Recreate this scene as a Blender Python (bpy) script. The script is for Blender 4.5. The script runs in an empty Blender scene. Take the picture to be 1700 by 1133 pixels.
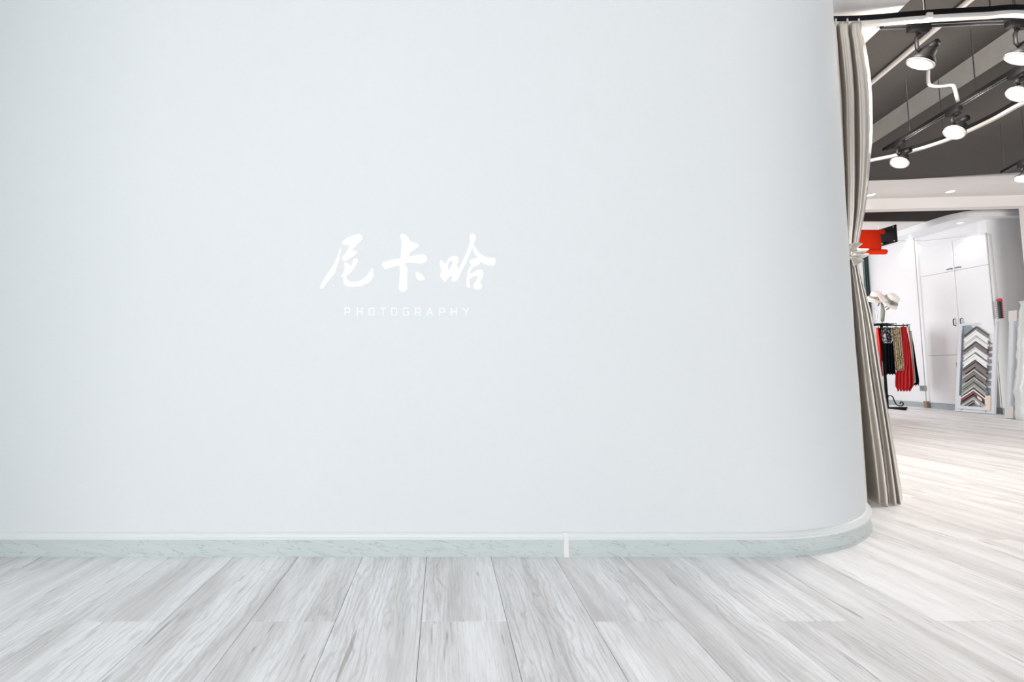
import bpy, bmesh, math, random
from mathutils import Vector, Matrix
random.seed(7)
SC = bpy.context.scene
C = SC.collection
R = math.radians
# ------------------------------------------------------------------ camera
FL, PX, PY_, EYE = 755.0, 735.0, 553.0, 0.70
PIT = math.atan(55/755)
cam_d = bpy.data.cameras.new('camera'); cam = bpy.data.objects.new('camera', cam_d); C.objects.link(cam)
cam_d.sensor_width = 36; cam_d.lens = FL/1700*36
cam_d.shift_x = (850-PX)/1700; cam_d.shift_y = -(566.5-PY_)/1700
cam_d.clip_start = .02
cam.location = (0, 0, EYE); cam.rotation_euler = (R(90)+PIT, 0, 0)
SC.camera = cam
# ------------------------------------------------------------------ world, exposure, large lights
SC.view_settings.view_transform = 'Standard'; SC.view_settings.look = 'None'
SC.view_settings.gamma = 1; SC.view_settings.exposure = 0.37
w = bpy.data.worlds.new('world'); SC.world = w; w.use_nodes = True
w.node_tree.nodes['Background'].inputs[0].default_value = (.93, .965, 1, 1)
w.node_tree.nodes['Background'].inputs[1].default_value = 0.62

def area(name, loc, target, sx, sy, power, col, spread=180):
    l = bpy.data.lights.new(name, 'AREA'); l.shape = 'RECTANGLE'; l.size = sx; l.size_y = sy
    l.energy = power; l.color = col
    o = bpy.data.objects.new(name, l); C.objects.link(o); o.location = loc
    l.spread = R(spread)
    o.rotation_euler = (Vector(target)-Vector(loc)).to_track_quat('-Z', 'Y').to_euler()
    return o
area('window_light', (-.7, -3.0, 1.6), (-.2, 2, .8), 4.8, 2.4, 86, (.965, .978, 1))
area('studio_fill', (7.4, .2, 1.7), (7.3, 6, .9), 3.4, 2.2, 58, (1, .965, .94), 110)  # added fill out of view, lifts the grey wall and studio floor
area('changing_room_fill', (5.2, 8.0, 1.7), (8.2, 7.4, 1.4), 1.4, 2.0, 40, (.93, .97, 1))  # added fill out of view, brightens the cupboards and white wall

# ------------------------------------------------------------------ pixel to place helpers (1700 x 1133 frame)
def ray(x, y):
    a = (x-PX)/FL; b = -(y-PY_)/FL
    return Vector((a, math.cos(PIT)-b*math.sin(PIT), math.sin(PIT)+b*math.cos(PIT)))
E0 = Vector((0, 0, EYE))
def at_y(x, y, Y):
    d = ray(x, y); return E0 + d*(Y/d.y)
def at_z(x, y, z):
    d = ray(x, y); return E0 + d*((z-EYE)/d.z)
def at_x(x, y, X):
    d = ray(x, y); return E0 + d*(X/d.x)

# ------------------------------------------------------------------ materials
def nn(t, k, **kw):
    n = t.nodes.new(k)
    for a, b in kw.items(): setattr(n, a, b)
    return n
def mat(name, col, rough=.6, metal=0, var=.04, scale=8, bump=0, bscale=60, sheen=0, spec=.5, emit=None, stretch=None, trans=0):
    m = bpy.data.materials.new(name); m.use_nodes = True; t = m.node_tree
    b = t.nodes['Principled BSDF']; L = t.links.new
    b.inputs['Roughness'].default_value = rough; b.inputs['Metallic'].default_value = metal
    b.inputs['Specular IOR Level'].default_value = spec
    if sheen: b.inputs['Sheen Weight'].default_value = sheen
    if trans: b.inputs['Transmission Weight'].default_value = trans
    tc = nn(t, 'ShaderNodeTexCoord'); mp = nn(t, 'ShaderNodeMapping'); L(tc.outputs['Object'], mp.inputs[0])
    if stretch: mp.inputs['Scale'].default_value = stretch
    no = nn(t, 'ShaderNodeTexNoise'); no.inputs['Scale'].default_value = scale; no.inputs['Detail'].default_value = 4
    L(mp.outputs[0], no.inputs['Vector'])
    mx = nn(t, 'ShaderNodeMix', data_type='RGBA')
    mx.inputs['A'].default_value = (*[c*(1-var) for c in col], 1)
    mx.inputs['B'].default_value = (*[min(1, c*(1+var)) for c in col], 1)
    L(no.outputs['Fac'], mx.inputs['Factor']); L(mx.outputs['Result'], b.inputs['Base Color'])
    if bump:
        n2 = nn(t, 'ShaderNodeTexNoise'); n2.inputs['Scale'].default_value = bscale; n2.inputs['Detail'].default_value = 2
        L(mp.outputs[0], n2.inputs['Vector'])
        bp = nn(t, 'ShaderNodeBump'); bp.inputs['Strength'].default_value = bump; bp.inputs['Distance'].default_value = .002
        L(n2.outputs['Fac'], bp.inputs['Height']); L(bp.outputs[0], b.inputs['Normal'])
    if emit:
        b.inputs['Emission Color'].default_value = (*emit[0], 1); b.inputs['Emission Strength'].default_value = emit[1]
    return m

def wood_mat():
    m = bpy.data.materials.new('grey_oak_laminate'); m.use_nodes = True; t = m.node_tree
    b = t.nodes['Principled BSDF']; L = t.links.new
    tc = nn(t, 'ShaderNodeTexCoord'); oi = nn(t, 'ShaderNodeObjectInfo')
    off = nn(t, 'ShaderNodeVectorMath', operation='SCALE'); off.inputs[0].default_value = (37, 91, 13); L(oi.outputs['Random'], off.inputs['Scale'])
    ad = nn(t, 'ShaderNodeVectorMath', operation='ADD'); L(tc.outputs['Object'], ad.inputs[0]); L(off.outputs[0], ad.inputs[1])
    def mapped(s):
        q = nn(t, 'ShaderNodeMapping'); q.inputs['Scale'].default_value = s; L(ad.outputs[0], q.inputs[0]); return q.outputs[0]
    def noise(s, sc, det=4, dist=0, rough=.5):
        q = nn(t, 'ShaderNodeTexNoise'); q.inputs['Scale'].default_value = sc; q.inputs['Detail'].default_value = det
        q.inputs['Distortion'].default_value = dist; q.inputs['Roughness'].default_value = rough; L(mapped(s), q.inputs['Vector']); return q.outputs['Fac']
    def ramp(v, a, c, ca, cb):
        q = nn(t, 'ShaderNodeValToRGB'); q.color_ramp.elements[0].position = a; q.color_ramp.elements[1].position = c
        q.color_ramp.elements[0].color = (*ca, 1); q.color_ramp.elements[1].color = (*cb, 1); L(v, q.inputs[0]); return q.outputs[0]
    def mul(a, c, f=1):
        q = nn(t, 'ShaderNodeMix', data_type='RGBA', blend_type='MULTIPLY'); q.inputs['Factor'].default_value = f
        L(a, q.inputs['A']); L(c, q.inputs['B']); return q.outputs['Result']
    # broad smoky bands along the board
    base = ramp(noise((8, .9, 1), 1.0, 4, .9), .30, .62, (.70, .68, .675), (.99, .985, .99))
    # cathedral figure
    wv = nn(t, 'ShaderNodeTexWave', wave_type='BANDS', bands_direction='X', wave_profile='SIN')
    wv.inputs['Scale'].default_value = 14; wv.inputs['Distortion'].default_value = 16; wv.inputs['Detail'].default_value = 4
    wv.inputs['Detail Scale'].default_value = 1.3; L(mapped((1.1, .22, 1)), wv.inputs['Vector'])
    fig = ramp(wv.outputs['Fac'], .0, .45, (.84, .835, .83), (1, 1, 1))
    fib = ramp(noise((220, 9, 9), 1.0, 4, .6, .7), .32, .60, (.80, .795, .79), (1.0, 1.0, 1.0))
    # sparse splits
    crk = ramp(noise((38, 2.4, 1), 1.0, 2, 1.4), .275, .315, (.55, .53, .51), (1, 1, 1))
    # knots
    vo = nn(t, 'ShaderNodeTexVoronoi', feature='F1'); vo.inputs['Scale'].default_value = 1; L(mapped((4.2, 1.6, 1)), vo.inputs['Vector'])
    kn = ramp(vo.outputs['Distance'], .02, .10, (.62, .60, .58), (1, 1, 1))
    msk = ramp(noise((5, .8, 1), 1.0, 2, .4), .42, .58, (0, 0, 0), (1, 1, 1))
    q = nn(t, 'ShaderNodeMix', data_type='RGBA', blend_type='MULTIPLY'); L(msk, q.inputs['Factor']); L(base, q.inputs['A']); L(fig, q.inputs['B'])
    c = mul(mul(mul(q.outputs['Result'], fib, 1.0), crk, .85), kn, .7)
    tone = nn(t, 'ShaderNodeMapRange'); tone.inputs['To Min'].default_value = .96; tone.inputs['To Max'].default_value = 1.035; L(oi.outputs['Random'], tone.inputs[0])
    hs = nn(t, 'ShaderNodeHueSaturation'); L(tone.outputs[0], hs.inputs['Value']); L(c, hs.inputs['Color'])
    L(hs.outputs[0], b.inputs['Base Color'])
    b.inputs['Roughness'].default_value = .42; b.inputs['Specular IOR Level'].default_value = .45
    bp = nn(t, 'ShaderNodeBump'); bp.inputs['Strength'].default_value = .25; bp.inputs['Distance'].default_value = .001
    L(noise((130, 5, 5), 1.0, 3, .3), bp.inputs['Height']); L(bp.outputs[0], b.inputs['Normal'])
    return m

def veined_mat():
    m = bpy.data.materials.new('pale_aqua_veined_skirting'); m.use_nodes = True; t = m.node_tree
    b = t.nodes['Principled BSDF']; L = t.links.new
    tc = nn(t, 'ShaderNodeTexCoord'); m0 = nn(t, 'ShaderNodeMapping'); m0.inputs['Rotation'].default_value = (R(-12), R(-12), 0); L(tc.outputs['Object'], m0.inputs[0])
    mp = nn(t, 'ShaderNodeMapping'); mp.inputs['Scale'].default_value = (.9, .9, 7); L(m0.outputs[0], mp.inputs[0])
    no = nn(t, 'ShaderNodeTexNoise'); no.inputs['Scale'].default_value = 8; no.inputs['Detail'].default_value = 3; no.inputs['Distortion'].default_value = .5; L(mp.outputs[0], no.inputs['Vector'])
    r = nn(t, 'ShaderNodeValToRGB'); e = r.color_ramp.elements
    e[0].position = .485; e[0].color = (.60, .655, .645, 1); e[1].position = .515; e[1].color = (.615, .67, .66, 1)
    k = e.new(.50); k.color = (.43, .48, .47, 1)
    L(no.outputs['Fac'], r.inputs[0]); L(r.outputs[0], b.inputs['Base Color']); b.inputs['Roughness'].default_value = .35
    return m

M = {}
M['wall'] = mat('pale_plaster_wall', (.775, .80, .81), .75, var=.012, scale=1.6, bump=.22, bscale=170, spec=.2)
M['left_wall'] = mat('grey_green_wall', (.60, .67, .66), .8)
M['white'] = mat('white_paint', (.86, .85, .84), .6, var=.01)
M['soffit'] = mat('warm_white_plaster', (.80, .765, .74), .7, var=.015, scale=2)
M['grey_wall'] = mat('cool_grey_wall', (.86, .87, .88), .75, var=.015, scale=2)
M['dark'] = mat('charcoal_ceiling_paint', (.105, .098, .092), .85, var=.12, scale=60)
M['dark2'] = mat('black_brown_ceiling_paint', (.038, .034, .032), .9, spec=.1)
M['beam'] = mat('grey_brown_concrete', (.74, .715, .69), .8, var=.10, scale=12)
M['taupe'] = mat('taupe_ceiling_paint', (.062, .056, .051), .85, var=.10, scale=50)
M['oak'] = wood_mat()
M['skirt'] = veined_mat()
M['skirt_top'] = mat('white_skirting_bead', (.80, .82, .82), .35, var=.03, scale=20, stretch=(1, 1, 5))
M['grey_skirt'] = mat('blue_grey_skirting', (.36, .40, .42), .45, var=.10, scale=14)
M['ink'] = mat('white_acrylic_lettering', (.98, .98, .98), .4, var=.0, spec=.4)
M['subfloor'] = mat('grey_joint_underlay', (.28, .27, .26), .9)
M['satin'] = mat('grey_beige_satin', (.82, .78, .725), .30, metal=.68, var=.05, scale=30, spec=.8, bump=.12, bscale=260, stretch=(1, 1, .2))
M['black'] = mat('black_powder_coat', (.004, .004, .005), .6, spec=.2)
M['railwhite'] = mat('white_aluminium_rail', (.78, .75, .72), .35, var=.02)
M['chrome'] = mat('chrome', (.55, .55, .56), .22, 1)
M['bronze'] = mat('dark_handle_metal', (.10, .10, .12), .35, .7)
M['lampglass'] = mat('lit_lamp_glass', (1, 1, 1), .3, emit=((1, .97, .96), 14))
M['down'] = mat('lit_downlight_glass', (1, 1, 1), .3, emit=((1, .98, .96), 5))
M['cab'] = mat('white_cabinet_lacquer', (.80, .80, .815), .42, var=.01)
M['gap'] = mat('cabinet_shadow_gap', (.35, .33, .34), .8)
M['red_paper'] = mat('orange_red_paper', (.86, .035, .006), .8, var=.05, scale=20, spec=.15)
M['teal_cloth'] = mat('grey_teal_cloth', (.13, .185, .185), .8, var=.10, scale=20)
M['straw'] = mat('pale_straw', (.86, .80, .75), .75, var=.06, scale=70, bump=.4, bscale=200)
M['ribbon'] = mat('grey_green_ribbon', (.25, .255, .225), .5, var=.08, scale=30)
M['red_cloth'] = mat('bright_red_cloth', (.72, .018, .012), .6, var=.2, scale=25)
M['crimson'] = mat('crimson_lace_cloth', (.60, .012, .02), .6, var=.3, scale=45)
M['black_cloth'] = mat('black_cloth', (.004, .006, .009), .9, var=.2, scale=30, spec=.1)
M['lace'] = mat('ivory_lace', (.66, .62, .56), .8, var=.2, scale=60)
M['tag'] = mat('pinkish_white_label', (.86, .72, .68), .6)
M['backing'] = mat('blue_grey_backing', (.30, .36, .40), .7, var=.05, scale=20)
M['frame'] = mat('grey_white_frame', (.62, .64, .67), .45, var=.03, scale=12)
M['cream'] = mat('cream_moulding', (.74, .63, .54), .5, var=.03)
M['film'] = mat('frosted_plastic_film', (.66, .68, .67), .28, var=.08, scale=18, bump=.8, bscale=22)
M['card'] = mat('pale_cardboard', (.70, .67, .64), .8, var=.04, scale=20)
M['wood_block'] = mat('brown_weight', (.30, .19, .14), .6)
M['cord'] = mat('pale_cord', (.45, .42, .42), .7)
M['socket'] = mat('grey_socket_plastic', (.22, .23, .24), .4)
M['red_bead'] = mat('red_plastic_bead', (.60, .03, .03), .3)
M['dark_green'] = mat('dark_green_plastic', (.015, .04, .04), .4)
M['shadow_bead'] = mat('grey_bead_shadow', (.50, .50, .50), .5)  # grey that stands for the bead strip's cast shadow

def spotted(name, a, c, scale, thr):
    m = bpy.data.materials.new(name); m.use_nodes = True; t = m.node_tree; b = t.nodes['Principled BSDF']; L = t.links.new
    tc = nn(t, 'ShaderNodeTexCoord'); no = nn(t, 'ShaderNodeTexNoise'); no.inputs['Scale'].default_value = scale; L(tc.outputs['Object'], no.inputs['Vector'])
    r = nn(t, 'ShaderNodeValToRGB'); e = r.color_ramp.elements; e[0].position = thr-.02; e[1].position = thr+.02
    e[0].color = (*a, 1); e[1].color = (*c, 1); L(no.outputs['Fac'], r.inputs[0]); L(r.outputs[0], b.inputs['Base Color']); b.inputs['Roughness'].default_value = .7
    return m
M['floral'] = spotted('black_and_grey_floral_cloth', (.012, .012, .016), (.42, .42, .43), 26, .52)
M['gold'] = spotted('gold_sequin_cloth', (.20, .155, .085), (.78, .66, .46), 60, .50)
M['gold'].node_tree.nodes['Principled BSDF'].inputs['Metallic'].default_value = .4

# ------------------------------------------------------------------ mesh helpers
def obj(name, bm, m, parent=None, smooth=False, bevel=0):
    me = bpy.data.meshes.new(name)
    if bevel:
        bmesh.ops.bevel(bm, geom=list(bm.edges), offset=bevel, segments=2, profile=.7, affect='EDGES')
    bmesh.ops.recalc_face_normals(bm, faces=bm.faces[:])
    bm.to_mesh(me); bm.free()
    for q in (m if isinstance(m, (list, tuple)) else [m]): me.materials.append(q)
    if smooth:
        for p in me.polygons: p.use_smooth = True
    o = bpy.data.objects.new(name, me); C.objects.link(o)
    if parent: o.parent = parent; o.matrix_parent_inverse = parent.matrix_world.inverted() if False else Matrix()
    return o
def thing(name, label, cat, loc=(0, 0, 0), group=None):
    o = bpy.data.objects.new(name, None); C.objects.link(o); o.location = loc; o.empty_display_size = .05
    o['label'] = label; o['category'] = cat
    if group: o['group'] = group
    return o
def tag(o, label, cat, group=None):
    o['label'] = label; o['category'] = cat
    if group: o['group'] = group
    return o
def struct(o, label=None, cat=None):
    o['kind'] = 'structure'
    if label: o['label'] = label
    if cat: o['category'] = cat
    return o
def box(bm, c, s, rz=0, mtx=None, mi=0):
    r = bmesh.ops.create_cube(bm, size=1)
    T = Matrix.Translation(c) @ Matrix.Rotation(rz, 4, 'Z') @ Matrix.Diagonal((*s, 1))
    if mtx: T = mtx @ T
    bmesh.ops.transform(bm, matrix=T, verts=r['verts'])
    for v in r['verts']:
        for f in v.link_faces: f.material_index = mi
    return r['verts']
def bbox(bm, lo, hi):
    lo, hi = Vector(lo), Vector(hi); return box(bm, (lo+hi)/2, hi-lo)
def prism(bm, pts, z0, z1, mtx=None):
    """polygon in xy extruded along z"""
    a = [bm.verts.new((x, y, z0)) for x, y in pts]; b = [bm.verts.new((x, y, z1)) for x, y in pts]
    n = len(pts); bm.faces.new(a[::-1]); bm.faces.new(b)
    for i in range(n): bm.faces.new((a[i], a[(i+1) % n], b[(i+1) % n], b[i]))
    if mtx: bmesh.ops.transform(bm, matrix=mtx, verts=a+b)
def tube(bm, pts, r, n=8, cap=True):
    pts = [Vector(p) for p in pts]; rings = []
    rr = r if isinstance(r, (list, tuple)) else [r]*len(pts)
    prev = None
    for i, p in enumerate(pts):
        t = (pts[min(i+1, len(pts)-1)]-pts[max(i-1, 0)]).normalized()
        if prev is None:
            u = t.cross(Vector((0, 0, 1)) if abs(t.z) < .9 else Vector((1, 0, 0))).normalized()
        else:
            u = (prev - t*prev.dot(t)).normalized()
        prev = u; v = t.cross(u)
        rings.append([bm.verts.new(p + (u*math.cos(2*math.pi*k/n)+v*math.sin(2*math.pi*k/n))*rr[i]) for k in range(n)])
    for a, b in zip(rings, rings[1:]):
        for k in range(n): bm.faces.new((a[k], a[(k+1) % n], b[(k+1) % n], b[k]))
    if cap: bm.faces.new(rings[0][::-1]); bm.faces.new(rings[-1])
def lathe(bm, prof, n=28, mtx=None):
    """prof: list of (r, z)"""
    rings = []; allv = []
    for r, z in prof:
        if r < 1e-5: v = [bm.verts.new((0, 0, z))]
        else: v = [bm.verts.new((r*math.cos(2*math.pi*k/n), r*math.sin(2*math.pi*k/n), z)) for k in range(n)]
        rings.append(v); allv += v
    for a, b in zip(rings, rings[1:]):
        for k in range(n):
            q = [a[k % len(a)], a[(k+1) % n % len(a)], b[(k+1) % n % len(b)], b[k % len(b)]]
            q = list(dict.fromkeys(q))
            if len(q) > 2: bm.faces.new(q)
    if mtx: bmesh.ops.transform(bm, matrix=mtx, verts=allv)
def sweep(bm, path, prof, closed=False):
    """path: 3D points on a horizontal plane; prof: (outward, up) closed section"""
    path = [Vector(p) for p in path]; rings = []
    for i, p in enumerate(path):
        t = (path[min(i+1, len(path)-1)]-path[max(i-1, 0)]); t.z = 0; t.normalize()
        nrm = Vector((t.y, -t.x, 0))
        rings.append([bm.verts.new(p + nrm*a + Vector((0, 0, b))) for a, b in prof])
    n = len(prof)
    for a, b in zip(rings, rings[1:]):
        for k in range(n): bm.faces.new((a[k], a[(k+1) % n], b[(k+1) % n], b[k]))
    bm.faces.new(rings[0][::-1]); bm.faces.new(rings[-1])
def lerp(a, b, t): return a+(b-a)*t
def interp(tab, y):
    if y <= tab[0][0]: return tab[0][1:]
    for p, q in zip(tab, tab[1:]):
        if y <= q[0]:
            t = (y-p[0])/(q[0]-p[0]); return [lerp(a, b, t) for a, b in zip(p[1:], q[1:])]
    return tab[-1][1:]
def smooth_obj(o, lv=1):
    m = o.modifiers.new('sub', 'SUBSURF'); m.levels = lv; m.render_levels = lv
def crom(pts, sub=4, closed=True):
    n = len(pts); out = []
    for i in range(n if closed else n-1):
        p = [Vector(pts[(i+k-1) % n]) if closed else Vector(pts[min(max(i+k-1, 0), n-1)]) for k in range(4)]
        for s in range(sub):
            t = s/sub
            out.append(.5*((2*p[1])+(p[2]-p[0])*t+(2*p[0]-5*p[1]+4*p[2]-p[3])*t*t+(3*p[1]-p[0]-3*p[2]+p[3])*t**3))
    if not closed: out.append(Vector(pts[-1]))
    return out

# ================================================================== THE SETTING
D = 1.743                     # front wall face
RC = 0.93                     # radius of the rounded end
CX = 1.853 + .010 - RC*math.cos(R(43)) - .012
CY = D + RC
ZC = 2.70                     # white ceiling of the near room
TOPH = 2.70
def arc(r, n=36):
    return [(CX+r*math.cos(R(-90+90*i/n)), CY+r*math.sin(R(-90+90*i/n))) for i in range(n+1)]
# front wall: a solid partition with a rounded end
bm = bmesh.new()
pts = [(-2.3, D)] + arc(RC) + [(CX+RC, 3.3), (CX+RC-.12, 3.42), (-2.3, 3.42)]
prism(bm, pts, 0, TOPH)
o = obj('wall_front', bm, M['wall']); struct(o, 'pale blue-white partition wall with rounded right end', 'wall')
for p in o.data.polygons: p.use_smooth = True
o.data.set_sharp_from_angle(angle=R(30))

# skirting: stepped profile along the front wall and round the end
prof = [(0, 0), (.016, 0), (.016, .007), (.0125, .011)]
prof_face = [(0, .0), (.017, .0), (.017, .006), (.013, .011), (.012, .058), (0, .058)]
prof_bead = [(0, .058), (.012, .058), (.018, .061), (.0185, .067), (.014, .071), (.012, .0755), (.0075, .081), (0, .083)]
xj = at_y(940, 905, D-.015).x
def skirt(name, path, label):
    bm = bmesh.new(); sweep(bm, path, prof_face)
    o = obj(name, bm, M['skirt']); struct(o, label, 'skirting board')
    bm = bmesh.new(); sweep(bm, path, prof_bead)
    b = obj('bead', bm, M['skirt_top'], o); b['label'] = 'white stepped top bead'
    return o
skirt('baseboard_front', [(-2.3, D, 0), (xj-.001, D, 0)], 'pale aqua veined skirting board along the flat wall, left of the joint clip')
pth = [(xj+.001, D, 0)] + [(x, y, 0) for x, y in arc(RC)] + [(CX+RC, 3.3, 0)]
skb = skirt('baseboard_right', pth, 'aqua-grey veined skirting board bending round the rounded wall end')
bm = bmesh.new(); sweep(bm, [(xj-.009, D, 0), (xj+.009, D, 0)], [(a+.003 if a > 0 else 0, b) for a, b in [(0, 0), (.017, 0), (.017, .007), (.013, .011), (.0125, .058), (.018, .060), (.0185, .068), (.0125, .076), (.008, .084), (0, .086)]])
o = obj('joint_clip', bm, M['white']); tag(o, 'small white plastic joint clip on the skirting board', 'clip')

# unseen left side wall, added to darken the left edge, and near-room ceiling
bm = bmesh.new(); bbox(bm, (-1.92, .2, 0), (-1.80, D-.0005, TOPH)); struct(obj('wall_left_shade', bm, M['left_wall']), 'unseen pale side wall added to shade the left edge', 'wall')

A10 = R(10); dv = Vector((math.sin(A10), math.cos(A10), 0)); ev = Vector((math.cos(A10), -math.sin(A10), 0))
# white ceiling slab, its right edge runs along dv
p0 = at_z(1511, 0, ZC); p1 = at_z(1436, 72, ZC)
sl = (p1-p0).normalized()
e0 = p0 - sl*((p0.y+3.2)/sl.y); e1 = p0 + sl*((3.9-p0.y)/sl.y)
bm = bmesh.new(); prism(bm, [(-2.5, -3.2), (e0.x, e0.y), (e1.x, e1.y), (-2.5, 3.9)], ZC, ZC+.12)
struct(obj('ceiling', bm, M['white']), 'white lowered ceiling slab at the top of the doorway', 'ceiling')

# ---- floor: underlay + individual planks
bm = bmesh.new(); bbox(bm, (-2.4, -3.2, -.06), (11.2, 9.4, -.0105))
floor = obj('floor', bm, M['subfloor']); struct(floor, 'light grey oak laminate floor', 'floor')
PW, PL = .2360, 1.186
pitch = PW
X0 = -.053-.006; YJ = 1.304
def plank_mesh():
    bm = bmesh.new(); g = .0006; hw = PW/2-g; hl = PL/2-g; c = .0011
    lay = [(hw, hl, -.010), (hw, hl, -c), (hw-c, hl-c, 0)]
    rings = [[bm.verts.new((sx*x, sy*y, z)) for sx, sy in ((-1, -1), (1, -1), (1, 1), (-1, 1))] for x, y, z in lay]
    for a, b in zip(rings, rings[1:]):
        for k in range(4): bm.faces.new((a[k], a[(k+1) % 4], b[(k+1) % 4], b[k]))
    bm.faces.new(rings[-1]); bm.faces.new(rings[0][::-1])
    me = bpy.data.meshes.new('plank'); bm.to_mesh(me); bm.free(); me.materials.append(M['oak']); return me
pm = plank_mesh()
cand = []
for k in range(-10, 48):
    xc = X0 + (k+.5)*PW
    for j in range(-3, 8):
        yc = YJ + (j+.5)*PL + (PL/2 if k % 2 else 0)
        if xc < -2.3 or xc > 11.1 or yc < -3 or yc > 9.3: continue
        if D+.75 < yc < 2.75 and xc < CX+RC-.25 and yc-PL/2 > D+.05: continue     # under the partition
        vis = False
        for fx in (-.5, 0, .5):
            for fy in (-.5, -.2, 0, .2, .5):
                X = xc+fx*PW; Y = yc+fy*PL
                if Y <= .2: continue
                u = PX+FL*X/Y; v = 608+FL*EYE/Y
                if -60 < u < 1790 and v < 1190 and not (Y > D+.02 and X/Y < .915): vis = True
        cand.append((not vis, (xc**2+yc**2), xc, yc))
cand.sort()
rest = bmesh.new()
for i, (nv, d, xc, yc) in enumerate(cand):
    if i < 290 and not nv:
        o = bpy.data.objects.new('plank', pm); C.objects.link(o); o.parent = floor; o.location = (xc, yc, 0)
        if random.random() < .5: o.rotation_euler.z = math.pi
    else:
        box(rest, (xc, yc, -.005), (PW-.002, PL-.002, .010))
o = obj('far_planks', rest, M['oak'], floor); o['kind'] = 'stuff'
print('planks', sum(1 for c in cand if not c[0]), len(cand))

# ---- studio bulkhead (box beam with soffit)
ZLO = 3.20
bl = at_z(1447, 300, ZLO); br = at_z(1694, 293, ZLO)
bd = (br-bl).normalized(); bn = Vector((-bd.y, bd.x, 0))        # bn points away from the camera
mid = at_z(1560, 297, ZLO)
zs = at_y(1560, 309, mid.y).z
Yb = at_z(1560, 329, zs).y; depth = (Yb-mid.y)
zo = at_y(1560, 346.5, Yb).z
def strip(a, b, c, d):   # plan quad from the bulkhead line: along a..b, back c..d
    return [tuple((bl+bd*s+bn*t)[:2]) for s, t in ((a, c), (b, c), (b, d), (a, d))]
bm = bmesh.new(); prism(bm, strip(-4.4, 3.6, 0, depth+.02), zs, ZLO+.10)
bulk = obj('trim_1', bm, M['soffit']); struct(bulk, 'long warm-white boxed bulkhead below the dark ceiling', 'bulkhead')
jf = at_y(1692, 345, Yb); jb_x = jf.x
bm = bmesh.new()
prism(bm, strip(-4.4, 3.6, depth, depth+.13), zo, ZLO+.10)
lint = obj('wall_opening', bm, M['soffit']); struct(lint, 'warm-white lintel wall above the wide opening', 'wall')
sj = (Vector((jf.x, jf.y, 0))-bl).dot(bd)
bm = bmesh.new(); prism(bm, strip(sj, 3.6, depth+.001, depth+.129), 0, zo); struct(obj('wall_pier', bm, M['soffit']), 'white wall pier at the right frame edge', 'wall')
def downlight(name, p, label, grp, rad=.045):
    t = thing(name, label, 'ceiling light', p, grp)
    bm = bmesh.new(); lathe(bm, [(rad, .0), (rad+.016, .0), (rad+.016, -.004), (rad, -.006), (rad-.003, -.001)], 24); obj('trim_ring', bm, M['white'], t, True)
    bm = bmesh.new(); lathe(bm, [(rad-.002, -.002), (0, -.002)], 24); obj('diffuser', bm, M['down'], t)
    l = bpy.data.lights.new('downlight', 'SPOT'); l.energy = 7; l.spot_size = R(115); l.spot_blend = .8; l.color = (1, .95, .90); l.shadow_soft_size = .04
    lo = bpy.data.objects.new('downlight_lamp', l); C.objects.link(lo); lo.parent = t; lo.location = (0, 0, -.012)
    return t
def ong(x, y, z): q = at_z(x, y, z); return (q.x, q.y, z-.0005)
downlight('downlight', ong(1578, 318, zs), 'recessed downlight in the bulkhead, nearer the right frame edge', 'bulkhead downlights')
downlight('downlight', ong(1446, 323.5, zs), 'recessed downlight in the bulkhead, beside the grey curtain edge', 'bulkhead downlights')

# ---- studio ceiling: high recess, lit beam face and lower slab
q1 = at_z(1479, 219, ZLO); q2 = at_z(1657, 105, ZLO); qd = (q1-q2).normalized(); qe = Vector((qd.y, -qd.x, 0))
zhi = at_y(1479, 188, q1.y).z
qn = at_z(1692, 62, ZLO)          # near end of the low slab
L1 = 2.6
org = Vector((q2.x, q2.y, 0))
# lower slab with a rounded near lower corner; profile in (s along qd, z) extruded along qe
s0 = (qn-org).dot(qd)-.015; print('slab end', s0)
prof2 = [(s0, zhi+.05), (s0, zhi-.03)] + [(s0+.22*(1-math.cos(R(a))), ZLO+(zhi-.03-ZLO)*(1-math.sin(R(a)))) for a in range(10, 91, 10)] + [(L1, ZLO), (L1, zhi+.05)]
bm = bmesh.new(); va = []; vb = []
for s, z in prof2:
    a = org+qd*s; va.append(bm.verts.new((a.x, a.y, z))); b = a+qe*6.5; vb.append(bm.verts.new((b.x, b.y, z)))
f = bm.faces.new(va); f.material_index = 1; bm.faces.new(vb[::-1])
for i in range(len(va)): bm.faces.new((va[i], vb[i], vb[(i+1) % len(va)], va[(i+1) % len(va)]))
o = obj('ceiling_beam', bm, [M['taupe'], M['beam']]); struct(o, 'dark studio ceiling slab with pale concrete step face', 'ceiling')
bm = bmesh.new(); bbox(bm, (-2.5, 2.2, zhi), (11.5, 9.5, zhi+.1)); bbox(bm, (e0.x-.2, -3.2, zhi), (11.5, 2.2, zhi+.1))
struct(obj('ceiling_studio', bm, M['dark']), 'charcoal studio ceiling above the curtain rail', 'ceiling')
# thin conduit ridge in the recess
bm = bmesh.new(); ca = at_z(1440, 143, zhi-.03); cb = at_z(1522, 74, zhi-.03); cd = (cb-ca)
tube(bm, [ca-cd*.5, ca+cd*2.2], .022, 8)
tag(obj('ceiling_pipe', bm, M['beam']), 'straight grey-brown pipe under the dark ceiling behind the curtain top', 'pipe')

# unseen outer walls of the studio, added to keep the spot light in
bm = bmesh.new(); bbox(bm, (11.1, -.5, 0), (11.2, 9.5, zhi)); struct(obj('wall_right', bm, M['white']), 'unseen studio side wall added to hold the light in', 'wall')
bm = bmesh.new(); bbox(bm, (1.2, 3.3, 0), (1.3, 9.4, zhi)); struct(obj('wall_studio_left', bm, M['white']), 'unseen studio inner wall added behind the partition to hold the light in', 'wall')

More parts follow.
